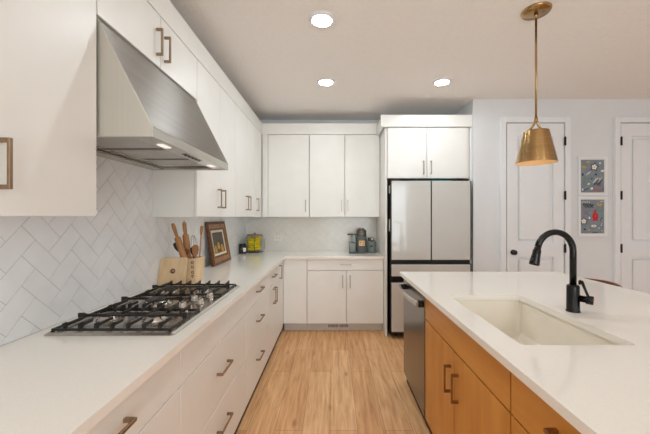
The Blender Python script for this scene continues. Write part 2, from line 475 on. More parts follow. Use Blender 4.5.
def cabinet(name, label, side, f, depth, a0, a1, z0, z1, fronts, m='cab', group=None, toe=0.0, hm='bronze', top=True, hm_in=None, grain=None):
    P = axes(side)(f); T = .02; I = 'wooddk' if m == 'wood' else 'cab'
    base = P((a0 + a1) / 2, -depth / 2, 0 if toe else z0)
    t = thing(name, base, label, 'cabinet', group)
    bm = bmesh.new(); g = -.0215; th = .018
    e = .0006
    box(bm, P(a0 + e, g, z0), P(a0 + th, -depth, z1)); box(bm, P(a1 - th, g, z0), P(a1 - e, -depth, z1))
    box(bm, P(a0 + th, g, z0), P(a1 - th, -depth, z0 + th)); box(bm, P(a0 + th, -depth + .01, z0 + th), P(a1 - th, -depth, z1))
    if top: box(bm, P(a0 + th, g, z1 - th), P(a1 - th, -depth + .01, z1))
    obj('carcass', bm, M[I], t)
    if toe:
        obj('toe_board', B(P(a0 + e, -toe, 0), P(a1 - e, -toe - .012, z0)), M['toe' if side == 'back' else 'toeshade'], t)
    for fr in fronts:
        kind, b0, b1, y0, y1 = fr[:5]; hs = fr[5] if len(fr) > 5 else None
        gp = .0036 if m == 'wood' else .0024
        d = obj(kind, B(P(b0 + gp, -T, y0 + gp), P(b1 - gp, 0, y1 - gp), .0012), M[grain if (grain and kind != 'door') else m], t)
        if hs:
            handle(d, P, hs[0], hs[1], hs[2], hs[3] if len(hs) > 3 else .15, hm)
    return t

UD = abs(XW - XU) - .002   # depth of left upper cabinets from face to wall
ZH = 1.531                 # centre of upper handles
# left wall, upper
cabinet('wall_cabinet', 'white wall cabinet nearest the camera, left of the range hood', 'left', XU, UD, 0.40, 1.229, UP, DT + .003,
        [('door', .40, .815, UP, DT, None), ('door', .815, 1.229, UP, DT, (.868, ZH, True, .14))], group='white wall cabinets along the left wall')
cabinet('wall_cabinet', 'short white wall cabinet directly above the steel range hood', 'left', XU, UD, 1.231, 2.133, 2.168, DT + .003,
        [('door', 1.231, 1.683, 2.168, DT, (1.643, 2.290, True, .14)), ('door', 1.683, 2.133, 2.168, DT, (1.722, 2.290, True, .14))], group='white wall cabinets along the left wall')
cabinet('wall_cabinet', 'tall white wall cabinet just beyond the range hood, side panel showing', 'left', XU, UD, 2.135, 2.97, UP, DT + .003,
        [('door', 2.135, 2.565, UP, DT, (2.515, ZH, True)), ('door', 2.565, 2.97, UP, DT, (2.615, ZH, True))], group='white wall cabinets along the left wall')
cabinet('wall_cabinet', 'white left wall cabinet above the gold-brown picture frame, second beyond the hood', 'left', XU, UD, 2.972, 3.70, UP, DT + .003,
        [('door', 2.972, 3.37, UP, DT, (3.325, ZH, True)), ('door', 3.37, 3.70, UP, DT, (3.42, ZH, True))], group='white wall cabinets along the left wall')
cabinet('wall_cabinet', 'narrow white corner wall cabinet with one handle, farthest on the left wall', 'left', XU, UD, 3.702, 4.08, UP, DT + .003,
        [('door', 3.702, 4.06, UP, DT, (3.79, ZH, True))], group='white wall cabinets along the left wall')
# back wall, upper
BD = YB - YU - .002
ub = axes('back')(YU)
cabinet('wall_cabinet', 'single-door white wall cabinet on the back wall in the corner', 'back', YU, BD, -.838, -.309, UP, DT + .003,
        [('door', -.838, -.309, UP, DT, (-.352, ZH, True))], group='white wall cabinets on the back wall', hm='nickel')
cabinet('wall_cabinet', 'two-door white wall cabinet over the counter beside the fridge', 'back', YU, BD, -.305, .604, UP, DT + .003,
        [('door', -.305, .150, UP, DT, (.110, ZH, True)), ('door', .150, .604, UP, DT, (.192, ZH, True))], group='white wall cabinets on the back wall', hm='nickel')
struct('trim_1', B((XU + .001, YU + .0, UP), (-.840, YU + .018, DT + .003), .001), M['cab'])           # corner filler
# crown boards (flat, on top of the cabinets)
struct('trim_2', B((XU - .02, 0.40, DT + .004), (XU, YU - .001, CR), .001), M['cab'])
struct('trim_3', B((XU - .02, YU, DT + .004), (.566, YU + .02, CR), .001), M['cab'])
# fridge surround
struct('trim_4', B((.552, 3.662, DT - .022), (XA - .002, 3.69, 2.563), .002), M['cab'])
struct('trim_5', B((.568, 3.691, DT - .022), (.585, 4.122, 2.563), .002), M['cab'])
fp = B((.608, 3.700, 0), (.630, YB - .002, DT - .024), .001)
tag(obj('fridge_side_panel', fp, M['cab']), 'tall narrow white end panel between back counter and fridge', 'panel')
cabinet('fridge_cabinet', 'white two-door cabinet above the fridge', 'back', 3.68, YB - 3.68 - .002, .632, 1.585, 1.833, DT - .024,
        [('door', .632, 1.087, 1.833, DT - .026, (1.045, 1.955, True, .155)), ('door', 1.087, 1.560, 1.833, DT - .026, (1.131, 1.955, True, .155))], hm='nickel')
struct('trim_6', B((1.5865, 3.68, 0), (XA - .001, 3.70, DT - .024), .001), M['cab'])

# base cabinets, left run
LD = abs(XW - XCF) - .002
Z1, Z2, Z3 = .883, .72, .404
def drawers(a0, a1, first=True, c=None):
    c = (a0 + a1) / 2 if c is None else c
    return [('drawer', a0, a1, Z2, Z1, (c, .805, False, .17) if first else None), ('drawer', a0, a1, Z3, Z2, (c, .575, False, .17)), ('drawer', a0, a1, .075, Z3, (c, .276, False, .17))]
GL = 'white base cabinets along the left wall'
cabinet('base_cabinet', 'white drawer base cabinet at the bottom left corner, closest to the camera', 'left', XCF, LD, .416, 1.244, .072, .884, drawers(.416, 1.244), group=GL, toe=.024, top=False)
cabinet('base_cabinet', 'white drawer base cabinet under the gas cooktop with plain top front', 'left', XCF, LD, 1.246, 2.181, .072, .884, drawers(1.246, 2.181, False), group=GL, toe=.024, top=False)
cabinet('base_cabinet', 'white three-drawer base cabinet just beyond the cooktop', 'left', XCF, LD, 2.183, 2.92, .072, .884, drawers(2.183, 2.92), group=GL, toe=.024, top=False)
cabinet('base_cabinet', 'white base cabinet with one small drawer over two doors, left run', 'left', XCF, LD, 2.922, 3.468, .072, .884,
        [('drawer', 2.922, 3.468, Z2, Z1, (3.18, .80, False, .15)), ('door', 2.922, 3.195, .075, Z2, (3.155, .60, True)), ('door', 3.195, 3.468, .075, Z2, (3.235, .60, True))], group=GL, toe=.024, top=False)
cabinet('base_cabinet', 'white blind corner base cabinet with a single full-height door', 'left', XCF, LD, 3.470, 3.79, .072, .884,
        [('door', 3.470, 3.785, .075, Z1, (3.53, .775, True))], group=GL, toe=.024, top=False)
# back run
QD = YB - YCF - .002
GB = 'white base cabinets along the back wall'
cabinet('base_cabinet', 'plain white single-front base cabinet in the far corner', 'back', YCF, QD, -.5965, -.313, .10, .884,
        [('door', -.5965, -.313, .105, Z1, None)], group=GB, toe=.075, top=False)
cabinet('base_cabinet', 'white base cabinet with wide drawer over two doors, beside the fridge panel', 'back', YCF, QD, -.311, .606, .10, .884,
        [('drawer', -.311, .606, .745, Z1, (.155, .815, False, .13)), ('door', -.311, .160, .105, .745, (.115, .615, True)), ('door', .160, .606, .105, .745, (.205, .615, True))], group=GB, toe=.075, hm='nickel', top=False)
struct('trim_7', B((-.618, 3.792, .1), (-.5975, 3.836, .8835)), M['cab'])
vt = thing('toe_kick_vent', (.05, YCF + .07, .02), 'small grey slotted vent grille in the toe board of the back run', 'vent')
obj('vent_plate', B((-.07, YCF + .071, .030), (.19, YCF + .0745, .080), .001), M['toe'], vt)
vs_ = bmesh.new()
for k in range(16):
    x = -.058 + k * .0155
    if k == 8: continue
    box(vs_, (x, YCF + .0685, .038), (x + .009, YCF + .0712, .072))
box(vs_, (-.058, YCF + .0690, .053), (.190 - .01, YCF + .0711, .057))
obj('vent_slots', vs_, M['steeld'], vt)

# ------------------------------------------------------------------ L-shaped worktop
def slab_from(loops, z0, z1, bev=.002):
    bm = bmesh.new(); es = []
    for lp in loops:
        vs2 = [bm.verts.new((x, y, z1)) for x, y in lp]
        for i in range(len(vs2)): es.append(bm.edges.new((vs2[i], vs2[(i + 1) % len(vs2)])))
    bmesh.ops.triangle_fill(bm, use_beauty=True, use_dissolve=False, edges=es)
    r = bmesh.ops.extrude_face_region(bm, geom=list(bm.faces))
    bmesh.ops.translate(bm, vec=(0, 0, z0 - z1), verts=[v for v in r['geom'] if isinstance(v, bmesh.types.BMVert)])
    return bm
lw = slab_from([[(XW + .009, -.5), (XC, -.5), (XC, YC), (.6065, YC), (.6065, YB - .009), (XW + .009, YB - .009)]], .8855, CT)
tag(obj('worktop', lw, M['quartz']), 'long white quartz worktop running along the left wall and round the corner', 'worktop')

# ------------------------------------------------------------------ range hood
def hood():
    t = thing('range_hood', (XW + .2, 1.695, 1.698), 'large stainless steel slanted range hood above the gas cooktop', 'range hood')
    y0, y1 = 1.236, 2.132; xf = -.703; zb, zl, zt = 1.698, 1.740, 2.158
    xt = XU - .004; xw = XW + .002
    # shell: back to front profile, open beneath
    prof = [(xw, zt), (xt, zt), (xf, zl), (xf, zb)]
    def q(a, b, c, d, bm): bm.faces.new([bm.verts.new(p) for p in (a, b, c, d)])
    th = .004
    outer = [(xw, zb), (xf, zb), (xf, zl), (xt, zt), (xw, zt)]
    for (ya, yb2) in ((y0, y0 + th), (y1 - th, y1)):
        obj('side_panel', prism(bmesh.new(), outer, lambda u, v, tt: (u, tt, v), ya, yb2), M['steels'], t)
    fr = bmesh.new()
    prism(fr, [(xf, zl), (xt, zt), (xt - .006, zt), (xf - .006, zl)], lambda u, v, tt: (u, tt, v), y0 + th, y1 - th)
    box(fr, (xw, y0 + th, zt - .004), (xt - .006, y1 - th, zt))
    obj('slanted_front', fr, M['steelv'], t)
    lp = B((xf - .006, y0 + th, zb), (xf, y1 - th, zl), .001)
    obj('front_lip', lp, M['steel'], t)
    un = bmesh.new()
    # front control ledge, rear ledge, side ledges beneath
    box(un, (xf - .09, y0 + th, zb + .004), (xf - .006, y1 - th, zb + .010))
    box(un, (xw, y0 + th, zb + .0), (xw + .085, y1 - th, zb + .012))
    box(un, (xw + .085, y0 + th, zb + .004), (xf - .09, y0 + .04, zb + .010))
    box(un, (xw + .085, y1 - .04, zb + .004), (xf - .09, y1 - th, zb + .010))
    obj('underside_rim', un, M['steel'], t)
    n = 3; a = y0 + .042; b = y1 - .042; wf = (b - a) / n
    for k in range(n):
        f = bmesh.new(); ya = a + k * wf + .003; yb2 = a + (k + 1) * wf - .003
        x0 = xw + .095; x1 = xf - .095
        box(f, (x0, ya, zb + .028), (x1, yb2, zb + .034))
        m_ = 7
        for j in range(m_):
            yy = ya + .012 + (yb2 - ya - .024) * (j + .5) / m_
            box(f, (x0 + .012, yy - .012, zb + .016), (x1 - .012, yy + .012, zb + .022), .003)
        for x_ in (x0, x1 - .012): box(f, (x_, ya, zb + .012), (x_ + .012, yb2, zb + .028))
        for y_ in (ya, yb2 - .008): box(f, (x0 + .012, y_, zb + .012), (x1 - .012, y_ + .008, zb + .028))
        obj('baffle_filter', f, M['steel'], t)
    dk = B((xw + .088, y0 + .04, zb + .034), (xf - .092, y1 - .04, zb + .04))
    obj('inner_plate', dk, M['black'], t)
    for yy in (1.42, 1.97):
        obj('hood_lamp', B((xf - .066, yy - .035, zb + .0005), (xf - .036, yy + .035, zb + .004), .001), M['hoodled'], t)
    pn = B((xf - .06, 1.60, zb + .002), (xf - .036, 1.80, zb + .004), .001)
    pl = obj('control_panel', pn, M['steeld'], t)
    for k in range(5):
        obj('button', lathe(bmesh.new(), [(0, 0), (.006, 0), (.006, .004), (0, .004)], (xf - .048, 1.62 + k * .04, zb + .002), 10, (0, 0, -1)), M['black'], pl)
hood()

# ------------------------------------------------------------------ gas cooktop
def cooktop():
    z = CT + .0008
    t = thing('gas_cooktop', (-.905, 1.703, z), 'stainless five-burner gas cooktop with black cast iron grates', 'cooktop')
    x0, x1, y0, y1 = -1.150, -.628, 1.252, 2.165
    tr = bmesh.new()
    a = rrect(x0, x1, y0, y1, .022); b = rrect(x0 + .012, x1 - .012, y0 + .012, y1 - .012, .018); c = rrect(x0 + .022, x1 - .022, y0 + .022, y1 - .022, .02)
    rings = [[tr.verts.new((x, y, h)) for x, y in lp] for lp, h in ((a, z), (a, z + .003), (b, z + .010), (c, z + .005))]
    n = len(a)
    for r0, r1 in zip(rings, rings[1:]):
        for i in range(n): tr.faces.new((r0[i], r0[(i + 1) % n], r1[(i + 1) % n], r1[i]))
    tr.faces.new(rings[-1]); tr.faces.new(list(reversed(rings[0])))
    obj('tray', tr, M['steel'], t)
    zt = z + .005
    burners = [(-.80, 1.44, .036), (-1.02, 1.44, .030), (-.94, 1.703, .050), (-.80, 1.966, .030), (-1.02, 1.966, .036)]
    for bx, by, r in burners:
        bb = obj('burner', lathe(bmesh.new(), [(0, 0), (r * 1.5, 0), (r * 1.5, .004), (r * 1.15, .012), (r * 1.12, .02), (0, .02)], (bx, by, zt), 24), M['steel'], t)
        obj('burner_cap', lathe(bmesh.new(), [(0, .0), (r, 0), (r, .006), (r * .85, .010), (0, .011)], (bx, by, zt + .020), 24), M['iron'], bb)
    for kx, ky in ((-.712, 1.565), (-.712, 1.703), (-.712, 1.841), (-.772, 1.634), (-.772, 1.772)):
        kb = bmesh.new()
        lathe(kb, [(0, 0), (.023, 0), (.023, .004), (.019, .006), (.0175, .024), (.015, .027), (0, .027)], (kx, ky, zt), 20)
        box(kb, (kx - .003, ky - .016, zt + .027), (kx + .003, ky + .016, zt + .033), .001)
        obj('knob', kb, M['steel'], t)
    # three grates
    zt2 = z + .030; s = .0045
    def grate(gx0, gx1, gy0, gy1, nf):
        g = bmesh.new(); f0, f1 = zt + .006, zt + .016
        for xx in (gx0, gx1): box(g, (xx - s, gy0 - s, f0), (xx + s, gy1 + s, f1), .002)
        for yy in (gy0, gy1): box(g, (gx0 + s, yy - s, f0), (gx1 - s, yy + s, f1), .002)
        for xx in (gx0, gx1):
            for yy in (gy0, gy1): box(g, (xx - s, yy - s, zt), (xx + s, yy + s, f0))
        L = (gy1 - gy0) * .36
        for k in range(nf):
            xx = gx0 + (gx1 - gx0) * (k + .7) / (nf + .4)
            for yy, e in ((gy0, 1), (gy1, -1)):
                ln = L if k % 2 == 0 else L * .7
                # upright leg on the frame, then a flat finger reaching over the burner
                pts = [(yy - e * .004, f0), (yy - e * .006, zt2 + .012), (yy + e * .012, zt2 + .013), (yy + e * .022, zt2 + .008), (yy + e * ln, zt2 + .008), (yy + e * ln, zt2 - .003), (yy + e * .018, zt2 - .004), (yy + e * .010, f0)]
                prism(g, pts, lambda u, v, tt: (tt, u, v), xx - .0030, xx + .0030)
        mid = (gy0 + gy1) / 2
        for my in (mid,):
            for xx, e in ((gx0, 1), (gx1, -1)):
                prism(g, [(xx - e * .004, f0), (xx - e * .006, zt2 + .012), (xx + e * .018, zt2 + .013), (xx + e * .03, zt2 + .008), (xx + e * .12, zt2 + .008), (xx + e * .12, zt2 - .003), (xx + e * .016, zt2 - .004), (xx + e * .010, f0)], lambda u, v, tt: (u, tt, v), my - .0036, my + .0036)
        box(g, (gx0 + .12, mid - .0036, zt2 - .003), (gx1 - .12, mid + .0036, zt2 + .006), .001)
        obj('grate', g, M['iron'], t)
    grate(-1.128, -.655, 1.280, 1.552, 7)
    grate(-1.128, -.812, 1.568, 1.842, 4)
    grate(-1.128, -.655, 1.858, 2.136, 7)
cooktop()

# ------------------------------------------------------------------ refrigerator
def fridge():
    t = thing('refrigerator', (1.105, 4.0, 0), 'large pearl-grey glass-front french door refrigerator with black edges', 'refrigerator')
    x0, x1 = .658, 1.550; yf = 3.58
    bd = bmesh.new()
    box(bd, (x0, yf + .075, .035), (x1 + .018, YB - .06, 1.782), .004)
    obj('body', bd, M['black'], t)
    for x in (x0 + .08, x1 - .08):
        for y in (yf + .15, YB - .15):
            obj('foot', lathe(bmesh.new(), [(0, 0), (.022, 0), (.022, .035), (0, .035)], (x, y, 0), 14), M['black'], t)
    xs = 1.108
    def door(a, b, z0, z1):
        d = obj('door', B((a, yf + .022, z0), (b + (.018 if b == x1 else 0), yf + .072, z1), .003), M['black'], t)
        obj('glass_panel', B((a + .003, yf, z0 + .004), (b - .003, yf + .0215, z1 - .004), .003, 2), M['fridgegl'], d, label='pearl-grey glossy panel')
        return d
    door(x0, xs - .004, .898, 1.796); door(xs + .004, x1, .898, 1.796)
    door(x0, x1, .712, .854); door(x0, x1, .085, .648)
    obj('hinge_cover', B((x0 + .01, yf + .03, 1.7965), (x0 + .09, yf + .16, 1.812), .003), M['black'], t)
    obj('hinge_cover', B((x1 - .09, yf + .03, 1.7965), (x1 - .01, yf + .16, 1.812), .003), M['black'], t)
fridge()
tag(obj('towel', B((1.12, 3.66, 1.7835), (1.36, 3.95, 1.806), .006, 2), M['teal']), 'folded teal cloth lying on top of the fridge', 'towel')
for z0, z1, nm in ((1.70, 1.79, 'a'), (1.26, 1.40, 'b')):
    tag(obj('paper_note', B((.6560, 3.665, z0 - .04), (.6575, 3.74, z1 - .04)), M['paper']),
        'white paper note on the fridge side near its top' if nm == 'a' else 'white paper note on the fridge side at coffee machine height', 'note')

# ------------------------------------------------------------------ island
XI, XIF, YI = .573, .600, 2.732
XIR = 1.93
IY0 = -.45
iw = slab_from([[(XI, IY0), (XIR, IY0), (XIR, YI), (XI, YI)], rrect(.692, 1.118, 1.165, 1.915, .022, 6)], .8855, CT)
tag(obj('island_worktop', iw, M['quartz']), 'white quartz island worktop with an undermount sink cut-out', 'worktop')
ID = .62
cabinet('island_cabinet', 'honey maple sink cabinet with two tall doors beside the dishwasher', 'island', XIF, ID, 1.077, 2.072, .072, .884,
        [('drawer_front', 1.077, 2.072, Z2, Z1, None), ('door', 1.077, 1.575, .075, Z2, (1.527, .56, True, .14)), ('door', 1.575, 2.072, .075, Z2, (1.625, .56, True, .14))],
        m='wood', group='honey maple island cabinets', toe=.024, hm='bronzed', top=False, grain='woodh')
cabinet('island_cabinet', 'honey maple island drawer cabinet nearest the camera, bottom right', 'island', XIF, ID, .56, 1.075, .072, .884,
        [('drawer', .56, 1.075, Z2, Z1, (.787, .812, False, .14)), ('drawer', .56, 1.075, Z3, Z2, (.82, .575, False, .14)), ('drawer', .56, 1.075, .075, Z3, (.82, .276, False, .14))],
        m='wood', group='honey maple island cabinets', toe=.024, hm='bronzed', top=False, grain='woodh')
obj_ip = bmesh.new()
box(obj_ip, (XIF + ID + .002, IY0 + .02, 0), (XIF + ID + .02, 2.712, .884), .001)
box(obj_ip, (XIF + .035, 2.690, 0), (XIF + ID, 2.712, .884), .001)
tag(obj('knee_wall', obj_ip, M['wood']), 'maple-clad far end and seating side of the island', 'knee wall')

def dishwasher():
    t = thing('dishwasher', (XIF + .3, 2.38, 0), 'stainless steel dishwasher at the far end of the island', 'dishwasher')
    a0, a1 = 2.076, 2.686
    obj('tub', B((XIF + .032, a0 + .004, .10), (XIF + .58, a1 - .004, .872)), M['sealing'], t)
    obj('door', B((XIF - .004, a0, .075), (XIF + .03, a1, .870), .004, 2), M['dwsteel'], t)
    obj('toe_board', B((XIF + .022, a0, .0), (XIF + .0315, a1, .0745)), M['toeshade'], t)
    z = .806; n = 14; h = bmesh.new(); rows = []
    for k in range(n + 1):
        u = k / n; y = a0 + .03 + (a1 - a0 - .06) * u; x = XIF - .040 - .022 * math.sin(PI * u)
        rows.append([h.verts.new((x, y, z - .018)), h.verts.new((x - .010, y, z - .012)), h.verts.new((x - .010, y, z + .012)), h.verts.new((x, y, z + .018)), h.verts.new((x + .004, y, z))])
    for p, q in zip(rows, rows[1:]):
        for i in range(5): h.faces.new((p[i], p[(i + 1) % 5], q[(i + 1) % 5], q[i]))
    h.faces.new(rows[0]); h.faces.new(list(reversed(rows[-1])))
    hd = obj('handle', h, M['steel'], t)
    for y in (a0 + .042, a1 - .042):
        obj('handle_post', B((XIF - .036, y - .018, z - .020), (XIF - .0045, y + .018, z + .020), .003), M['black'], hd)
dishwasher()

def sink():
    t = thing('sink', (.9, 1.54, .66), 'large bisque undermount sink in the island worktop', 'sink')
    bm = bmesh.new()
    zt = .8850; zb = .665
    A = (.682, 1.130, 1.155, 1.927)
    lp = [(rrect(A[0] - .02, A[1] + .02, A[2] - .02, A[3] + .02, .05, 6), zt), (rrect(*A, .022, 6), zt), (rrect(A[0] + .008, A[1] - .008, A[2] + .010, A[3] - .010, .03, 6), zb + .03),
          (rrect(A[0] + .045, A[1] - .045, A[2] + .045, A[3] - .045, .02, 6), zb + .003), (rrect(.88, .94, 1.50, 1.56, .0299, 6), zb),
          ]
    out = [(rrect(A[0] - .02, A[1] + .02, A[2] - .02, A[3] + .02, .05, 6), zt - .012), (rrect(A[0] - .004, A[1] + .004, A[2] - .004, A[3] + .004, .05, 6), zt - .013), (rrect(A[0] - .0, A[1] + .0, A[2] - .0, A[3] + .0, .05, 6), zb - .012), (rrect(.88, .94, 1.50, 1.56, .0299, 6), zb - .012)]
    seq = list(reversed(out)) + lp
    rings = [[bm.verts.new((x, y, z)) for x, y in l] for l, z in seq]
    n = len(rings[0])
    for r0, r1 in zip(rings, rings[1:]):
        for i in range(n):
            f = bm.faces.new((r0[i], r0[(i + 1) % n], r1[(i + 1) % n], r1[i])); f.smooth = False
    obj('basin', bm, M['sink'], t)
    obj('drain', lathe(bmesh.new(), [(0, -.02), (.03, -.02), (.043, .004), (.043, .006), (.03, .004), (.026, -.004), (0, -.004)], (.91, 1.53, zb), 24), M['steel'], t)
sink()

def faucet():
    x, y = 1.195, 1.583; z = CT + .0006
    t = thing('faucet', (x, y, z), 'matte black gooseneck pull-down faucet behind the sink', 'faucet')
    obj('base', lathe(bmesh.new(), [(0, 0), (.031, 0), (.031, .006), (.0285, .008), (.0275, .125), (.0245, .132), (.0165, .134), (0, .134)], (x, y, z), 28), M['blackm'], t)
    sp = bmesh.new(); R = .0885
    pts = [(x, y, z + .134), (x, y, z + .30)]
    zc = z + .30
    for k in range(1, 19):
        a = PI * k / 18 * .93
        pts.append((x - R + R * math.cos(a), y, zc + R * 1.06 * math.sin(a)))
    tube(sp, pts, .0150, 16)
    obj('spout', sp, M['blackm'], t)
    a = PI * .93
    e = Vector(pts[-1]); d = Vector((-math.sin(a), 0, math.cos(a) * 1.06)).normalized()
    d = Vector((-.22, 0, -1)).normalized()
    hb = bmesh.new()
    q0 = e + d * .001
    prof = [(0, 0), (.0150, 0), (.0155, .012), (.0185, .016), (.0190, .040), (.0230, .080), (.0230, .090), (.018, .092), (0, .092)]
    lathe(hb, prof, q0, 24, tuple(d))
    sh = obj('spray_head', hb, M['blackm'], t)
    bt = bmesh.new(); c = q0 + d * .06 + Vector((-.018, -.010, 0))
    lathe(bt, [(0, 0), (.006, 0), (.006, .006), (0, .007)], c, 12, (-.8, -.6, 0))
    obj('spray_button', bt, M['black'], sh)
    # side valve and lever
    v0 = Vector((x, y, z + .070)); dv = Vector((.72, -.69, -.05)).normalized()
    vb = bmesh.new()
    lathe(vb, [(0, .020), (.0165, .020), (.0165, .050), (.0215, .053), (.0215, .078), (.019, .080), (0, .080)], v0, 22, tuple(dv))
    vv = obj('side_valve', vb, M['blackm'], t)
    lv = bmesh.new()
    k0 = v0 + dv * .060 + Vector((0, 0, .014)); k1 = v0 + dv * .033 + Vector((0, 0, .088))
    tube(lv, [k0, k0.lerp(k1, .5), k1], [.0062, .0058, .0075], 10)
    tube(lv, [k1, v0 + dv * .026 + Vector((0, 0, .084)), v0 + dv * .026 + Vector((0, 0, .068))], [.0075, .006, .005], 10)
    obj('lever', lv, M['blackm'], vv)
faucet()

# ------------------------------------------------------------------ pendant and ceiling lights
def pendant():
    x, y = 1.328, 2.08; R1, R0 = .120, .074; zb, zt = 1.738, 1.945
    t = thing('pendant_lamp', (x, y, ZC), 'antique brass cone pendant lamp hanging above the island', 'pendant lamp')
    obj('canopy', lathe(bmesh.new(), [(0, 0), (.088, 0), (.088, -.006), (.080, -.016), (.020, -.020), (0, -.020)], (x, y, ZC - .0005), 36), M['brass'], t)
    obj('loop', lathe(bmesh.new(), [(0, 0), (.011, 0), (.013, -.012), (.008, -.032), (0, -.033)], (x, y, ZC - .021), 16), M['brass'], t)
    obj('rod', tube(bmesh.new(), [(x, y, ZC - .05), (x, y, 2.016)], .0065, 12), M['brass'], t)
    yk = bmesh.new()
    for e in (-1, 1):
        pts = []
        for k in range(9):
            u = k / 8
            pts.append((x + e * (.005 + .046 * u ** 1.6), y, 2.022 - .076 * (u ** .8)))
        tube(yk, pts, [.0072 - .0012 * k / 8 for k in range(9)], 10)
    lathe(yk, [(0, .02), (.010, .02), (.011, 0), (.008, -.012), (0, -.014)], (x, y, 2.016), 14)
    obj('yoke', yk, M['brass'], t)
    th = .0025
    so = lathe(bmesh.new(), [(0, zt + .001), (R0, zt + .001), (R0, zt - .001), (R1, zb + .001), (R1, zb), (R1 - th, zb)], (x, y, 0), 48)
    sh = obj('shade', so, M['brass'], t)
    si = lathe(bmesh.new(), [(R1 - th, zb), (R0 - th, zt - .004), (0, zt - .004)], (x, y, 0), 48)
    obj('shade_lining', si, M['shadein'], sh, label='cream inner lining')
    obj('socket', lathe(bmesh.new(), [(0, 0), (.02, 0), (.02, -.05), (0, -.05)], (x, y, zt - .006), 18), M['cream'], t)
    obj('bulb', lathe(bmesh.new(), [(0, 0), (.014, 0), (.016, -.014), (.030, -.045), (.031, -.06), (.022, -.080), (0, -.090)], (x, y, zt - .057), 22), M['bulb'], t)
pendant()

lab = {(-.075, 2.166): 'round lit ceiling light nearest the camera, above the aisle',
       (-.070, 3.161): 'small round lit ceiling light in front of the back wall cabinets',
       (1.083, 3.161): 'round lit ceiling light in front of the fridge'}
def ceiling_light(x, y, label):
    t = thing('ceiling_light', (x, y, ZC), label, 'ceiling light', 'round ceiling lights')
    obj('trim_ring', lathe(bmesh.new(), [(.066, -.002), (.066, -.016), (.080, -.014), (.092, -.001), (.092, 0), (.066, 0)], (x, y, ZC - .0003), 40), M['trimw'], t)
    obj('diffuser', lathe(bmesh.new(), [(0, -.002), (.0655, -.002), (.0655, -.016), (.05, -.020), (0, -.022)], (x, y, ZC), 40), M['diff'], t)
for (x, y), l_ in lab.items(): ceiling_light(x, y, l_)
for x, y in ((-.07, -.9), (1.9, -1.2), (3.4, -1.4)):
    ceiling_light(x, y, 'round lit ceiling light in the part of the room behind the camera')

# ------------------------------------------------------------------ framed prints
MOTIF = {'artw': 'white_motif', 'artk': 'charcoal_motif', 'artr': 'red_motif', 'artp': 'dusty_red_motif', 'arty': 'mustard_motif', 'artg': 'green_motif'}
def art(z0, z1, label, shapes):
    x0, x1 = 2.797, 3.122; y = YF - .0008
    t = thing('framed_print', ((x0 + x1) / 2, y, z0), label, 'picture', 'pair of framed prints between the doors')
    fw = .022
    f = bmesh.new()
    box(f, (x0, y - .02, z0), (x1, y, z0 + fw), .001); box(f, (x0, y - .02, z1 - fw), (x1, y, z1), .001)
    box(f, (x0, y - .02, z0 + fw), (x0 + fw, y, z1 - fw), .001); box(f, (x1 - fw, y - .02, z0 + fw), (x1, y, z1 - fw), .001)
    obj('frame', f, M['trimw'], t)
    obj('mount', B((x0 + fw, y - .008, z0 + fw), (x1 - fw, y, z1 - fw)), M['artw'], t)
    a0, a1, b0, b1 = x0 + .032, x1 - .030, z0 + .035, z1 - .033
    p = obj('print', B((a0, y - .0095, b0), (a1, y - .0082, b1)), M['artbg'], t)
    W, H = a1 - a0, b1 - b0
    by = {}
    lvl = 0
    for mk, kind, u, v, su, sv, ang in shapes:
        bm = bmesh.new(); lvl += 1
        yy = y - .0098 - lvl * .00012
        n = 16; pts = []
        if kind == 'e': pts = [(math.cos(2 * PI * k / n) * su, math.sin(2 * PI * k / n) * sv) for k in range(n)]
        elif kind == 'f': pts = [((1 + .22 * math.cos(5 * 2 * PI * k / 40)) * math.cos(2 * PI * k / 40) * su, (1 + .22 * math.cos(5 * 2 * PI * k / 40)) * math.sin(2 * PI * k / 40) * sv) for k in range(40)]
        else: pts = [(-su, -sv), (su, -sv), (su, sv), (-su, sv)]
        ca, sa = math.cos(math.radians(ang)), math.sin(math.radians(ang))
        poly = []
        for pu, pv in pts:
            poly.append((min(a1, max(a0, a0 + u * W + pu * ca - pv * sa)), min(b1, max(b0, b0 + v * H + pu * sa + pv * ca))))
        prism(bm, poly, lambda uu, vv, tt: (uu, tt, vv), yy, yy - .0001)
        obj(MOTIF[mk], bm, M[mk], p)
def hatch(u, v, n, ang, mk='artw', L=.035):
    return [(mk, 'r', u + k * .075, v + (k % 2) * .02, .0035, L, ang) for k in range(n)]
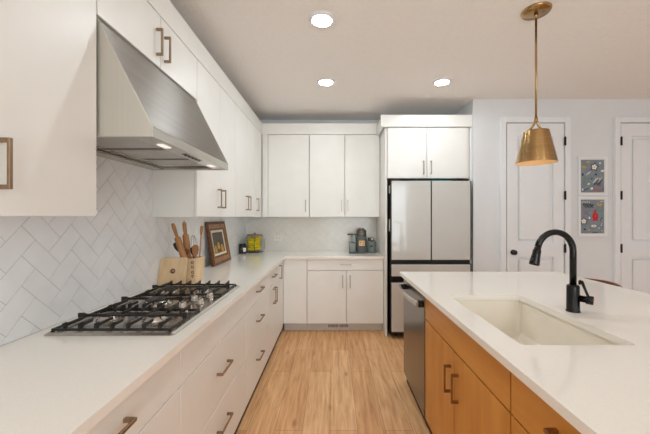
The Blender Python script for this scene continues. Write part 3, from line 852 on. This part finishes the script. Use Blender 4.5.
sh1 = [('artk', 'f', .58, .78, .040, .040, 10), ('artw', 'f', .58, .78, .028, .028, 10), ('arty', 'e', .58, .78, .008, .008, 0),
       ('arty', 'e', .13, .80, .030, .016, -10), ('artk', 'r', .13, .82, .026, .002, -10), ('artk', 'e', .64, .55, .014, .010, 0),
       ('artw', 'e', .93, .66, .020, .012, 10), ('artg', 'e', .33, .26, .030, .014, 20), ('artw', 'e', .33, .26, .016, .008, 20),
       ('artp', 'r', .68, .06, .055, .005, -8), ('artp', 'r', .70, .11, .05, .004, -8), ('artw', 'r', .28, .58, .003, .022, -40), ('artw', 'r', .36, .60, .003, .022, -35),
       ('artk', 'e', .07, .55, .010, .018, 0), ('artw', 'e', .07, .09, .008, .012, 0), ('artk', 'r', .95, .08, .004, .02, 0)] + [('arty', 'e', .30, .93, .022, .010, 15), ('artw', 'e', .82, .90, .012, .008, 0), ('artg', 'e', .16, .44, .020, .012, -20), ('artp', 'e', .40, .70, .012, .008, 0), ('artk', 'r', .22, .10, .030, .004, 25), ('arty', 'r', .88, .50, .004, .022, 30), ('artw', 'f', .46, .12, .014, .014, 0), ('artk', 'e', .46, .42, .010, .008, 0), ('artp', 'e', .80, .22, .014, .010, 20)] + hatch(.58, .36, 4, -35) + hatch(.62, .30, 4, -35, 'artk')
sh2 = [('artr', 'e', .62, .50, .036, .046, 0), ('artr', 'r', .62, .40, .030, .012, 0), ('artr', 'r', .60, .66, .012, .016, 15), ('artr', 'e', .52, .62, .010, .006, 40), ('artp', 'e', .64, .52, .010, .014, 0),
       ('artk', 'f', .12, .36, .036, .036, 20), ('artw', 'f', .12, .36, .026, .026, 20), ('arty', 'e', .12, .36, .006, .006, 0),
       ('arty', 'e', .80, .86, .032, .016, -5), ('artk', 'e', .80, .87, .008, .005, 0), ('artw', 'e', .55, .22, .030, .014, 0), ('artg', 'e', .55, .22, .008, .008, 0),
       ('artk', 'e', .16, .12, .016, .010, 0), ('artp', 'r', .18, .66, .035, .004, -20), ('artp', 'r', .22, .58, .035, .004, -20), ('artw', 'r', .88, .26, .003, .018, -20),
       ('artw', 'e', .78, .16, .008, .006, 0), ('artk', 'r', .6, .03, .03, .004, 0)] + [('artg', 'e', .88, .66, .020, .012, 30), ('artk', 'r', .86, .42, .024, .004, 60), ('arty', 'e', .34, .10, .016, .009, 0), ('artp', 'r', .30, .30, .024, .004, -40), ('artw', 'e', .36, .46, .010, .014, 10), ('artk', 'e', .50, .84, .012, .009, 0), ('artw', 'r', .90, .95, .018, .003, 10), ('artg', 'r', .20, .25, .004, .018, 20), ('arty', 'e', .90, .08, .014, .010, 0)] + hatch(.10, .86, 5, 35) + hatch(.14, .82, 5, 35, 'artk')
art(1.630, 2.070, 'white-framed print of pale flowers on slate blue, upper of the pair', sh1)
art(1.163, 1.616, 'white-framed print with a red motif on slate blue, lower of the pair', sh2)

# ------------------------------------------------------------------ counter items
Z0 = CT + .0008
# crock (tapered square wooden utensil holder)
def crock():
    cx, cy = -1.045, 2.340
    t = thing('utensil_crock', (cx, cy, Z0), 'square pale wood utensil crock with dark lettering', 'utensil holder')
    bm = bmesh.new(); h = .172
    def ring(r, z, cr): return [bm.verts.new((cx + u, cy + v, z)) for u, v in rrect(-r, r, -r, r, cr, 3)]
    rs = [ring(.066, Z0, .01), ring(.074, Z0 + h, .01), ring(.063, Z0 + h, .008), ring(.055, Z0 + .012, .008)]
    n = len(rs[0])
    for a, b in zip(rs, rs[1:]):
        for i in range(n): bm.faces.new((a[i], a[(i + 1) % n], b[(i + 1) % n], b[i]))
    bm.faces.new(rs[-1]); bm.faces.new(list(reversed(rs[0])))
    body = obj('crock_body', bm, M['board'], t)
    # hand-cut letters down the side towards the aisle and front
    lt = bmesh.new()
    for k, (u, zz, kind) in enumerate(((.0, .145, 'o'), (.0, .112, 'n'), (.0, .075, 'o'), (.0, .045, 'h'))):
        for face in (0,):
            z = Z0 + zz; r = .069 + .0085 * zz / h + .0018
            if kind == 'o':
                pts = [(.013 * math.cos(a * PI / 6), .013 * math.sin(a * PI / 6)) for a in range(13)]
            elif kind == 'n': pts = [(-.011, -.012), (-.011, .012), (.011, -.012), (.011, .012)]
            else: pts = [(-.013, .010), (0, -.014), (.013, .010), (.006, .014), (0, .008), (-.006, .014), (-.013, .010)]
            tube(lt, [(cx + .044 + p * .6, cy - r - .0006, z + q * .7) for p, q in pts], .0019, 6)
    obj('lettering', lt, M['artk'], body, label='dark painted letters')
    return cx, cy
cx, cy = crock()

def stick(name, label, cat, p0, p1, prof, m, seg=14, grp='utensils in the wooden crock', sq=None):
    bm = bmesh.new(); p0 = Vector(p0); p1 = Vector(p1); L = (p1 - p0).length
    lathe(bm, [(r, u * L) for u, r in prof], p0, seg, tuple((p1 - p0).normalized()))
    return tag(obj(name, bm, M[m], origin=p0), label, cat, grp)
zb_ = Z0 + .016
pin = [(0, 0), (0, .010), (.16, .012), (.18, .021), (.20, .023), (.72, .023), (.74, .020), (.76, .010), (.80, .011), (.93, .014), (.99, .010), (1, 0)]
stick('rolling_pin', 'pale wooden rolling pin leaning out of the crock to the left', 'rolling pin', (-1.030, 2.312, zb_), (-1.172, 2.322, 1.340), pin, 'oakd')
pin2 = [(0, 0), (0, .010), (.12, .012), (.15, .022), (.74, .023), (.78, .012), (.82, .014), (.95, .014), (1, 0)]
stick('rolling_pin', 'upright brown wooden rolling pin in the middle of the crock', 'rolling pin', (-1.062, 2.370, zb_), (-1.112, 2.372, 1.358), pin2, 'oakd')

def paddle(name, label, cat, p0, p1, wid, ln, m, thick=.005, tilt=(0, 1, 0)):
    """handle from p0 to p1, with an oval paddle of length ln on the top end"""
    bm = bmesh.new(); p0 = Vector(p0); p1 = Vector(p1); d = (p1 - p0).normalized()
    q = p1 - d * ln
    tube(bm, [p0, q], .0055, 8)
    side = Vector(tilt).cross(d).normalized(); nn = d.cross(side)
    poly = [(.006, 0), (wid * .8, ln * .3), (wid, ln * .62), (wid * .85, ln * .9), (wid * .4, ln), (-wid * .4, ln), (-wid * .85, ln * .9), (-wid, ln * .62), (-wid * .8, ln * .3), (-.006, 0)]
    prism(bm, poly, lambda u, v, tt: q + side * u + d * v + nn * tt, -thick / 2, thick / 2)
    return tag(obj(name, bm, M[m], origin=p0), label, cat, 'utensils in the wooden crock')
paddle('wooden_spoon', 'slim wooden spoon sticking out highest on the right of the crock', 'spoon', (-1.000, 2.362, zb_), (-.976, 2.365, 1.320), .012, .07, 'oakd')
paddle('wooden_spatula', 'short wide wooden spatula at the right rim of the crock', 'spatula', (-1.006, 2.308, zb_), (-.992, 2.296, 1.185), .024, .09, 'oakd')
paddle('serving_spoon', 'dark serving spoon in the middle of the crock', 'spoon', (-1.008, 2.330, zb_), (-1.028, 2.334, 1.165), .022, .065, 'black', tilt=(0, 1, .1))
paddle('ladle', 'dark brown ladle drooping over the crock centre', 'ladle', (-1.085, 2.340, zb_), (-1.078, 2.338, 1.150), .024, .05, 'walnut')
paddle('fish_slice', 'black slotted turner at the left rim of the crock', 'turner', (-.998, 2.345, zb_), (-1.168, 2.345, 1.195), .022, .09, 'black')
def whisk():
    t = thing('whisk', (-1.06, 2.43, zb_), 'steel balloon whisk standing behind the wooden spatula', 'whisk', 'utensils in the wooden crock')
    p0 = Vector((-1.014, 2.374, zb_)); p1 = Vector((-1.040, 2.390, 1.12)); d = (p1 - p0).normalized()
    obj('whisk_handle', tube(bmesh.new(), [p0, p1], .007, 10), M['steel'], t)
    bm = bmesh.new(); s1 = d.orthogonal().normalized(); s2 = d.cross(s1)
    for k in range(5):
        a = PI * k / 5; sd = s1 * math.cos(a) + s2 * math.sin(a)
        pts = [p1 + d * (.13 * math.sin(PI * j / 16)) ** 1 + sd * (.026 * math.sin(2 * PI * j / 16) * .9) if False else p1 + d * (.065 * (1 - math.cos(2 * PI * j / 16))) + sd * (.026 * math.sin(2 * PI * j / 16)) for j in range(17)]
        tube(bm, pts, .0012, 5, cap=False)
    obj('whisk_wires', bm, M['steel'], t)
whisk()

# square board with a hanging hole, standing against wall and crock
def cutting_board():
    y0 = 2.182; x0, x1 = -1.206, -1.022; z0, z1 = Z0, 1.100
    t = thing('cutting_board', ((x0 + x1) / 2, y0, Z0), 'square pale wooden cutting board with round hole beside the cooktop', 'cutting board')
    bm = bmesh.new(); outer = rrect(x0, x1, z0, z1, .018, 5); hc = ((x0 + x1) / 2 + .004, z0 + .095)
    n = len(outer)
    hole = [(hc[0] + .010 * math.cos(2 * PI * k / 16), hc[1] + .010 * math.sin(2 * PI * k / 16)) for k in range(16)]
    tilt = lambda z: .045 * (z - z0) / .18
    es = []
    for lp in (outer, hole):
        v_ = [bm.verts.new((x, y0 + tilt(z), z)) for x, z in lp]
        for i in range(len(v_)): es.append(bm.edges.new((v_[i], v_[(i + 1) % len(v_)])))
    bmesh.ops.triangle_fill(bm, use_beauty=True, edges=es)
    r = bmesh.ops.extrude_face_region(bm, geom=list(bm.faces))
    bmesh.ops.translate(bm, vec=(0, .018, 0), verts=[v for v in r['geom'] if isinstance(v, bmesh.types.BMVert)])
    obj('board', bm, M['board'], t)
    rg = lathe(bmesh.new(), [(.0085, -.001), (.017, -.001), (.017, .003), (.0085, .003)], (hc[0], y0 + tilt(hc[1]) - .003, hc[1]), 20, (0, -1, .35))
    obj('hole_ring', rg, M['walnut'], t, label='dark ring round the hole')
cutting_board()

# leaning still life
def picture():
    y0, y1 = 2.985, 3.495; x_b = -1.115; h = .425
    t = thing('framed_painting', (x_b, (y0 + y1) / 2, Z0), 'brown carved frame with a pear still life leaning on the left wall', 'picture')
    lean = math.asin((x_b - (XW + .010)) / h * .80)
    def F(u, v, d): # u along Y, v up the frame, d outwards to the room
        return (x_b - .02 - v * math.sin(lean) + d * math.cos(lean), y0 + u, Z0 + .001 + .0 + v * math.cos(lean) + d * math.sin(lean))
    W = y1 - y0
    def ring(a, b, d0, d1, name, m, par=None, hh=h):
        bm = bmesh.new()
        o = [(a, a), (W - a, a), (W - a, hh - a), (a, hh - a)]; i = [(b, b), (W - b, b), (W - b, hh - b), (b, hh - b)]
        vo0 = [bm.verts.new(F(u, v, 0)) for u, v in o]; vi0 = [bm.verts.new(F(u, v, 0)) for u, v in i]
        vo1 = [bm.verts.new(F(u, v, d0)) for u, v in o]; vi1 = [bm.verts.new(F(u, v, d1)) for u, v in i]
        for k in range(4):
            k2 = (k + 1) % 4
            bm.faces.new((vo0[k], vo0[k2], vo1[k2], vo1[k])); bm.faces.new((vo1[k], vo1[k2], vi1[k2], vi1[k]))
            bm.faces.new((vi1[k], vi1[k2], vi0[k2], vi0[k])); bm.faces.new((vi0[k], vi0[k2], vo0[k2], vo0[k]))
        return obj(name, bm, M[m], par or t)
    ring(0, .028, .018, .026, 'outer_moulding', 'frame')
    ring(.0285, .066, .022, .016, 'inner_moulding', 'framel')
    ring(.0665, .086, .012, .012, 'frame_lining', 'frame')
    ring(.0865, .108, .011, .010, 'cream_liner', 'cream')
    bm = bmesh.new(); a = .1085
    prism(bm, [(a, a), (W - a, a), (W - a, h - a), (a, h - a)], lambda u, v, tt: F(u, v, tt), .0, .006)
    cv = obj('painting', bm, M['paintdark'], t)
    pr = bmesh.new()
    for pu, pv, s in ((.160, .145, .030), (.245, .175, .030), (.335, .145, .032)):
        pts = []
        for k in range(20):
            aa = 2 * PI * k / 20; r = 1 - .35 * max(0, math.sin(aa)) ** 2
            pts.append((pu + s * r * math.cos(aa) * 1.15, pv + s * 1.25 * math.sin(aa) * (1.15 if math.sin(aa) > 0 else .85)))
        prism(pr, pts, lambda u, v, tt: F(u, v, tt), .0062, .0072)
    obj('painted_pears', pr, M['pear'], cv, label='yellow painted pears')
    tb = bmesh.new()
    prism(tb, [(a, a), (W - a, a), (W - a, a + .018), (a, a + .018)], lambda u, v, tt: F(u, v, tt), .0061, .0064)
    obj('painted_table', tb, M['frame'], cv)
picture()

# dark jar
def jar():
    x, y = -1.160, 4.08
    t = thing('candle_jar', (x, y, Z0), 'small dark brown candle jar with white label', 'jar')
    b = obj('jar_body', lathe(bmesh.new(), [(0, 0), (.042, 0), (.045, .004), (.045, .100), (.040, .108), (.036, .108), (.036, .09), (0, .088)], (x, y, Z0), 28), M['candle'], t)
    obj('jar_lid', lathe(bmesh.new(), [(0, 0), (.043, 0), (.044, .003), (.044, .016), (.041, .018), (0, .018)], (x, y, Z0 + .1085), 28), M['black'], t)
    lb = bmesh.new()
    for k in range(5):
        a0 = math.radians(-62 + k * 11); a1 = math.radians(-62 + (k + 1) * 11)
        r = .0457
        lb.faces.new([lb.verts.new((x + r * math.cos(a), y + r * math.sin(a), Z0 + z)) for a, z in ((a0, .03), (a1, .03), (a1, .075), (a0, .075))])
    obj('jar_label', lb, M['paper'], b, label='white paper label')
jar()

# glass canister of bananas
def bowl():
    x, y = -1.040, 4.225
    t = thing('glass_canister', (x, y, Z0), 'round glass canister holding bananas in the corner', 'canister')
    R = .136; pr = []
    outer = [(.080, 0), (.108, .006), (.130, .045), (R, .105), (.130, .17), (.106, .215), (.106, .222)]
    inner = [(.104, .222), (.104, .215), (.128, .17), (R - .002, .105), (.128, .047), (.106, .009), (0, .007)]
    lathe_bm = lathe(bmesh.new(), [(0, 0)] + outer + inner, (x, y, Z0), 40)
    obj('glass_body', lathe_bm, M['glass'], t)
    ld = lathe(bmesh.new(), [(0, 0), (.100, 0), (.102, .004), (.100, .012), (.03, .014), (.010, .016), (.010, .022), (.018, .030), (.012, .038), (0, .040)], (x, y, Z0 + .2225), 36)
    obj('lid', ld, M['tanlid'], t, label='tan lid')
    b = thing('banana_bunch', (x, y, Z0 + .012), 'bunch of yellow bananas with a green band inside the glass canister', 'bananas')
    for k in range(5):
        bm = bmesh.new(); pts = []; rr = []
        oz = .036 + k * .033; oy = -.050 + .014 * ((k * 2) % 3)
        for j in range(13):
            u = j / 12; a = -1.0 + 2.0 * u
            pts.append((x - .002 + .104 * math.sin(a), y + oy + .012 * u, Z0 + oz + .055 * (1 - math.cos(a)) * (.6 + .1 * k) + .012 * u))
            rr.append(.021 * min(1, .3 + 4.5 * u * (1.02 - u)) if 0 < j < 12 else .005)
        tube(bm, pts, rr, 9)
        bo = obj('banana', bm, M['banana'], b)
        tp = bmesh.new(); p = Vector(pts[0]); tube(tp, [p + Vector((.003, 0, -.002)), p + Vector((-.006, 0, .004))], .0055, 8)
        obj('banana_tip', tp, M['bantip'], bo)
    gb_ = bmesh.new()
    tube(gb_, [(x + .012, y - .060, Z0 + .03), (x + .016, y - .066, Z0 + .075), (x + .012, y - .066, Z0 + .125), (x + .014, y - .052  , Z0 + .195)], .009, 8, sq=(1, .4))
    obj('green_band', gb_, M['green'], b, label='green band')
bowl()

# capsule coffee maker and its canister
def coffee():
    x, y = .372, 4.17
    t = thing('coffee_maker', (x, y, Z0), 'grey-green coffee machine with domed top and orange sticker', 'coffee maker')
    obj('column', lathe(bmesh.new(), [(0, 0), (.066, 0), (.071, .006), (.071, .20), (.066, .215), (0, .216)], (x, y, Z0), 32), M['slatem'], t)
    obj('brew_head', lathe(bmesh.new(), [(0, 0), (.062, 0), (.066, .01), (.066, .045), (.061, .05), (.066, .056), (.066, .068), (.058, .084), (.038, .094), (0, .096)], (x, y, Z0 + .2165), 32), M['steeld'], t)
    lid = obj('lid_cap', lathe(bmesh.new(), [(0, 0), (.044, 0), (.040, .010), (0, .013)], (x, y, Z0 + .3125), 24), M['nickel'], t)
    arm = B((x - .185, y - .018, Z0 + .232), (x - .064, y + .018, Z0 + .252), .006, 2)
    obj('lever_arm', arm, M['slated'], t)
    tk = bmesh.new()
    box(tk, (x - .160, y - .045, Z0), (x - .074, y + .07, Z0 + .135), .012, 3)
    box(tk, (x - .130, y - .020, Z0 + .1355), (x - .074, y + .05, Z0 + .2315), .01, 2)
    obj('water_tank', tk, M['slate'], t)
    obj('drip_tray', B((x - .165, y - .09, Z0), (x - .075, y - .047, Z0 + .022), .005, 2), M['slated'], t)
    st = bmesh.new()
    box(st, (x - .036, y - .0755, Z0 + .098), (x + .036, y - .0705, Z0 + .165))
    s_ = obj('sticker', st, M['orange'], t, label='orange paper sticker')
    ik = bmesh.new()
    box(ik, (x - .026, y - .0765, Z0 + .140), (x - .004, y - .0756, Z0 + .152)); box(ik, (x - .018, y - .0765, Z0 + .112), (x - .011, y - .0756, Z0 + .140))
    box(ik, (x + .006, y - .0765, Z0 + .112), (x + .026, y - .0756, Z0 + .122)); box(ik, (x + .010, y - .0765, Z0 + .128), (x + .022, y - .0756, Z0 + .150))
    obj('sticker_print', ik, M['orangeink'], s_)
    x2, y2 = .512, 4.19
    c = thing('milk_frother', (x2, y2, Z0), 'short grey-green milk frother with steel top beside the coffee machine', 'milk frother')
    obj('jug', lathe(bmesh.new(), [(0, 0), (.056, 0), (.060, .006), (.060, .145), (.050, .152), (0, .152)], (x2, y2, Z0), 30), M['slate'], c)
    obj('steel_collar', lathe(bmesh.new(), [(0, 0), (.036, 0), (.034, .038), (.026, .044), (0, .044)], (x2 + .004, y2, Z0 + .1525), 26), M['nickel'], c)
    obj('dial', lathe(bmesh.new(), [(0, 0), (.014, 0), (.012, .008), (0, .009)], (x2 - .014, y2 - .0585, Z0 + .09), 16, (0, -1, 0)), M['black'], c)
    h = bmesh.new()
    tube(h, [(x2 - .04, y2 - .02, Z0 + .160), (x2 - .052, y2 - .022, Z0 + .175), (x2 - .045, y2 - .02, Z0 + .192), (x2 - .034, y2 - .01, Z0 + .190)], .008, 8)
    obj('grip', h, M['black'], c)
coffee()

# outlets
def outlet(pos, axis, label, plug=False):
    t = thing('wall_outlet', pos, label, 'outlet', 'white wall outlets in the backsplash')
    X, Y, Z = pos
    def P(u, d, z): return (X + d, Y + u, Z + z) if axis == 'left' else (X + u, Y - d, Z + z)
    wd, ht = (.036, .058)
    if axis != 'left': wd, ht = .058, .036
    obj('cover_plate', B(P(-wd, 0, -ht), P(wd, .005, ht), .002), M['plastic'], t)
    for e in (-1, 1):
        o = (0, e * .02) if axis == 'left' else (e * .02, 0)
        obj('socket_face', B(P(o[0] - .013, .005, o[1] - .013), P(o[0] + .013, .0068, o[1] + .013), .001), M['inner'], t)
outlet((XW + .0085, 3.93, 1.09), 'left', 'white outlet on the left wall between leaning picture and candle jar')
outlet((-.76, YB - .0085, 1.09), 'back', 'white outlet on the back wall right of the banana canister')

# counter stool whose top rail shows past the island
def stool():
    x, y = 2.03, 2.43
    t = thing('counter_stool', (x, y, 0), 'walnut counter stool behind the island, only its curved top rail showing', 'stool')
    def arc(z0, z1, th, R, n=18, crown=0.0):
        bm = bmesh.new(); pr = None
        rows = []
        for k in range(n + 1):
            u = -1 + 2 * k / n
            yy = y + .205 * u; xx = x + .075 - .085 * u * u
            zt = z1 - crown * u * u
            rows.append([bm.verts.new((xx - th / 2, yy, z0)), bm.verts.new((xx + th / 2, yy, z0)), bm.verts.new((xx + th / 2, yy, zt)), bm.verts.new((xx - th / 2, yy, zt))])
        for a, b in zip(rows, rows[1:]):
            for i in range(4): bm.faces.new((a[i], a[(i + 1) % 4], b[(i + 1) % 4], b[i]))
        bm.faces.new(rows[0]); bm.faces.new(list(reversed(rows[-1])))
        return bm
    obj('top_rail', arc(.78, .893, .022, 0, crown=.008), M['walnut'], t)
    bm = bmesh.new()
    prism(bm, rrect(x - .24, x + .14, y - .19, y + .19, .05, 5), lambda u, v, tt: (u, v, tt), .64, .675)
    obj('seat', bm, M['walnut'], t)
    for ex, ey in ((-1, -1), (-1, 1), (1, -1), (1, 1)):
        px = x - .05 + ex * .15; py = y + ey * .15
        obj('leg', tube(bmesh.new(), [(px + ex * .03, py + ey * .02, 0), (px, py, .64)], [.013, .018], 12), M['black'], t)
    for e in (-1, 1):
        obj('back_post', tube(bmesh.new(), [(x + .10, y + e * .13, .66), (x + .04, y + e * .165, .81)], .011, 10), M['black'], t)
    obj('foot_rail', tube(bmesh.new(), [(x - .212, y - .15, .24), (x - .212, y + .15, .24)], .009, 10), M['black'], t)
stool()
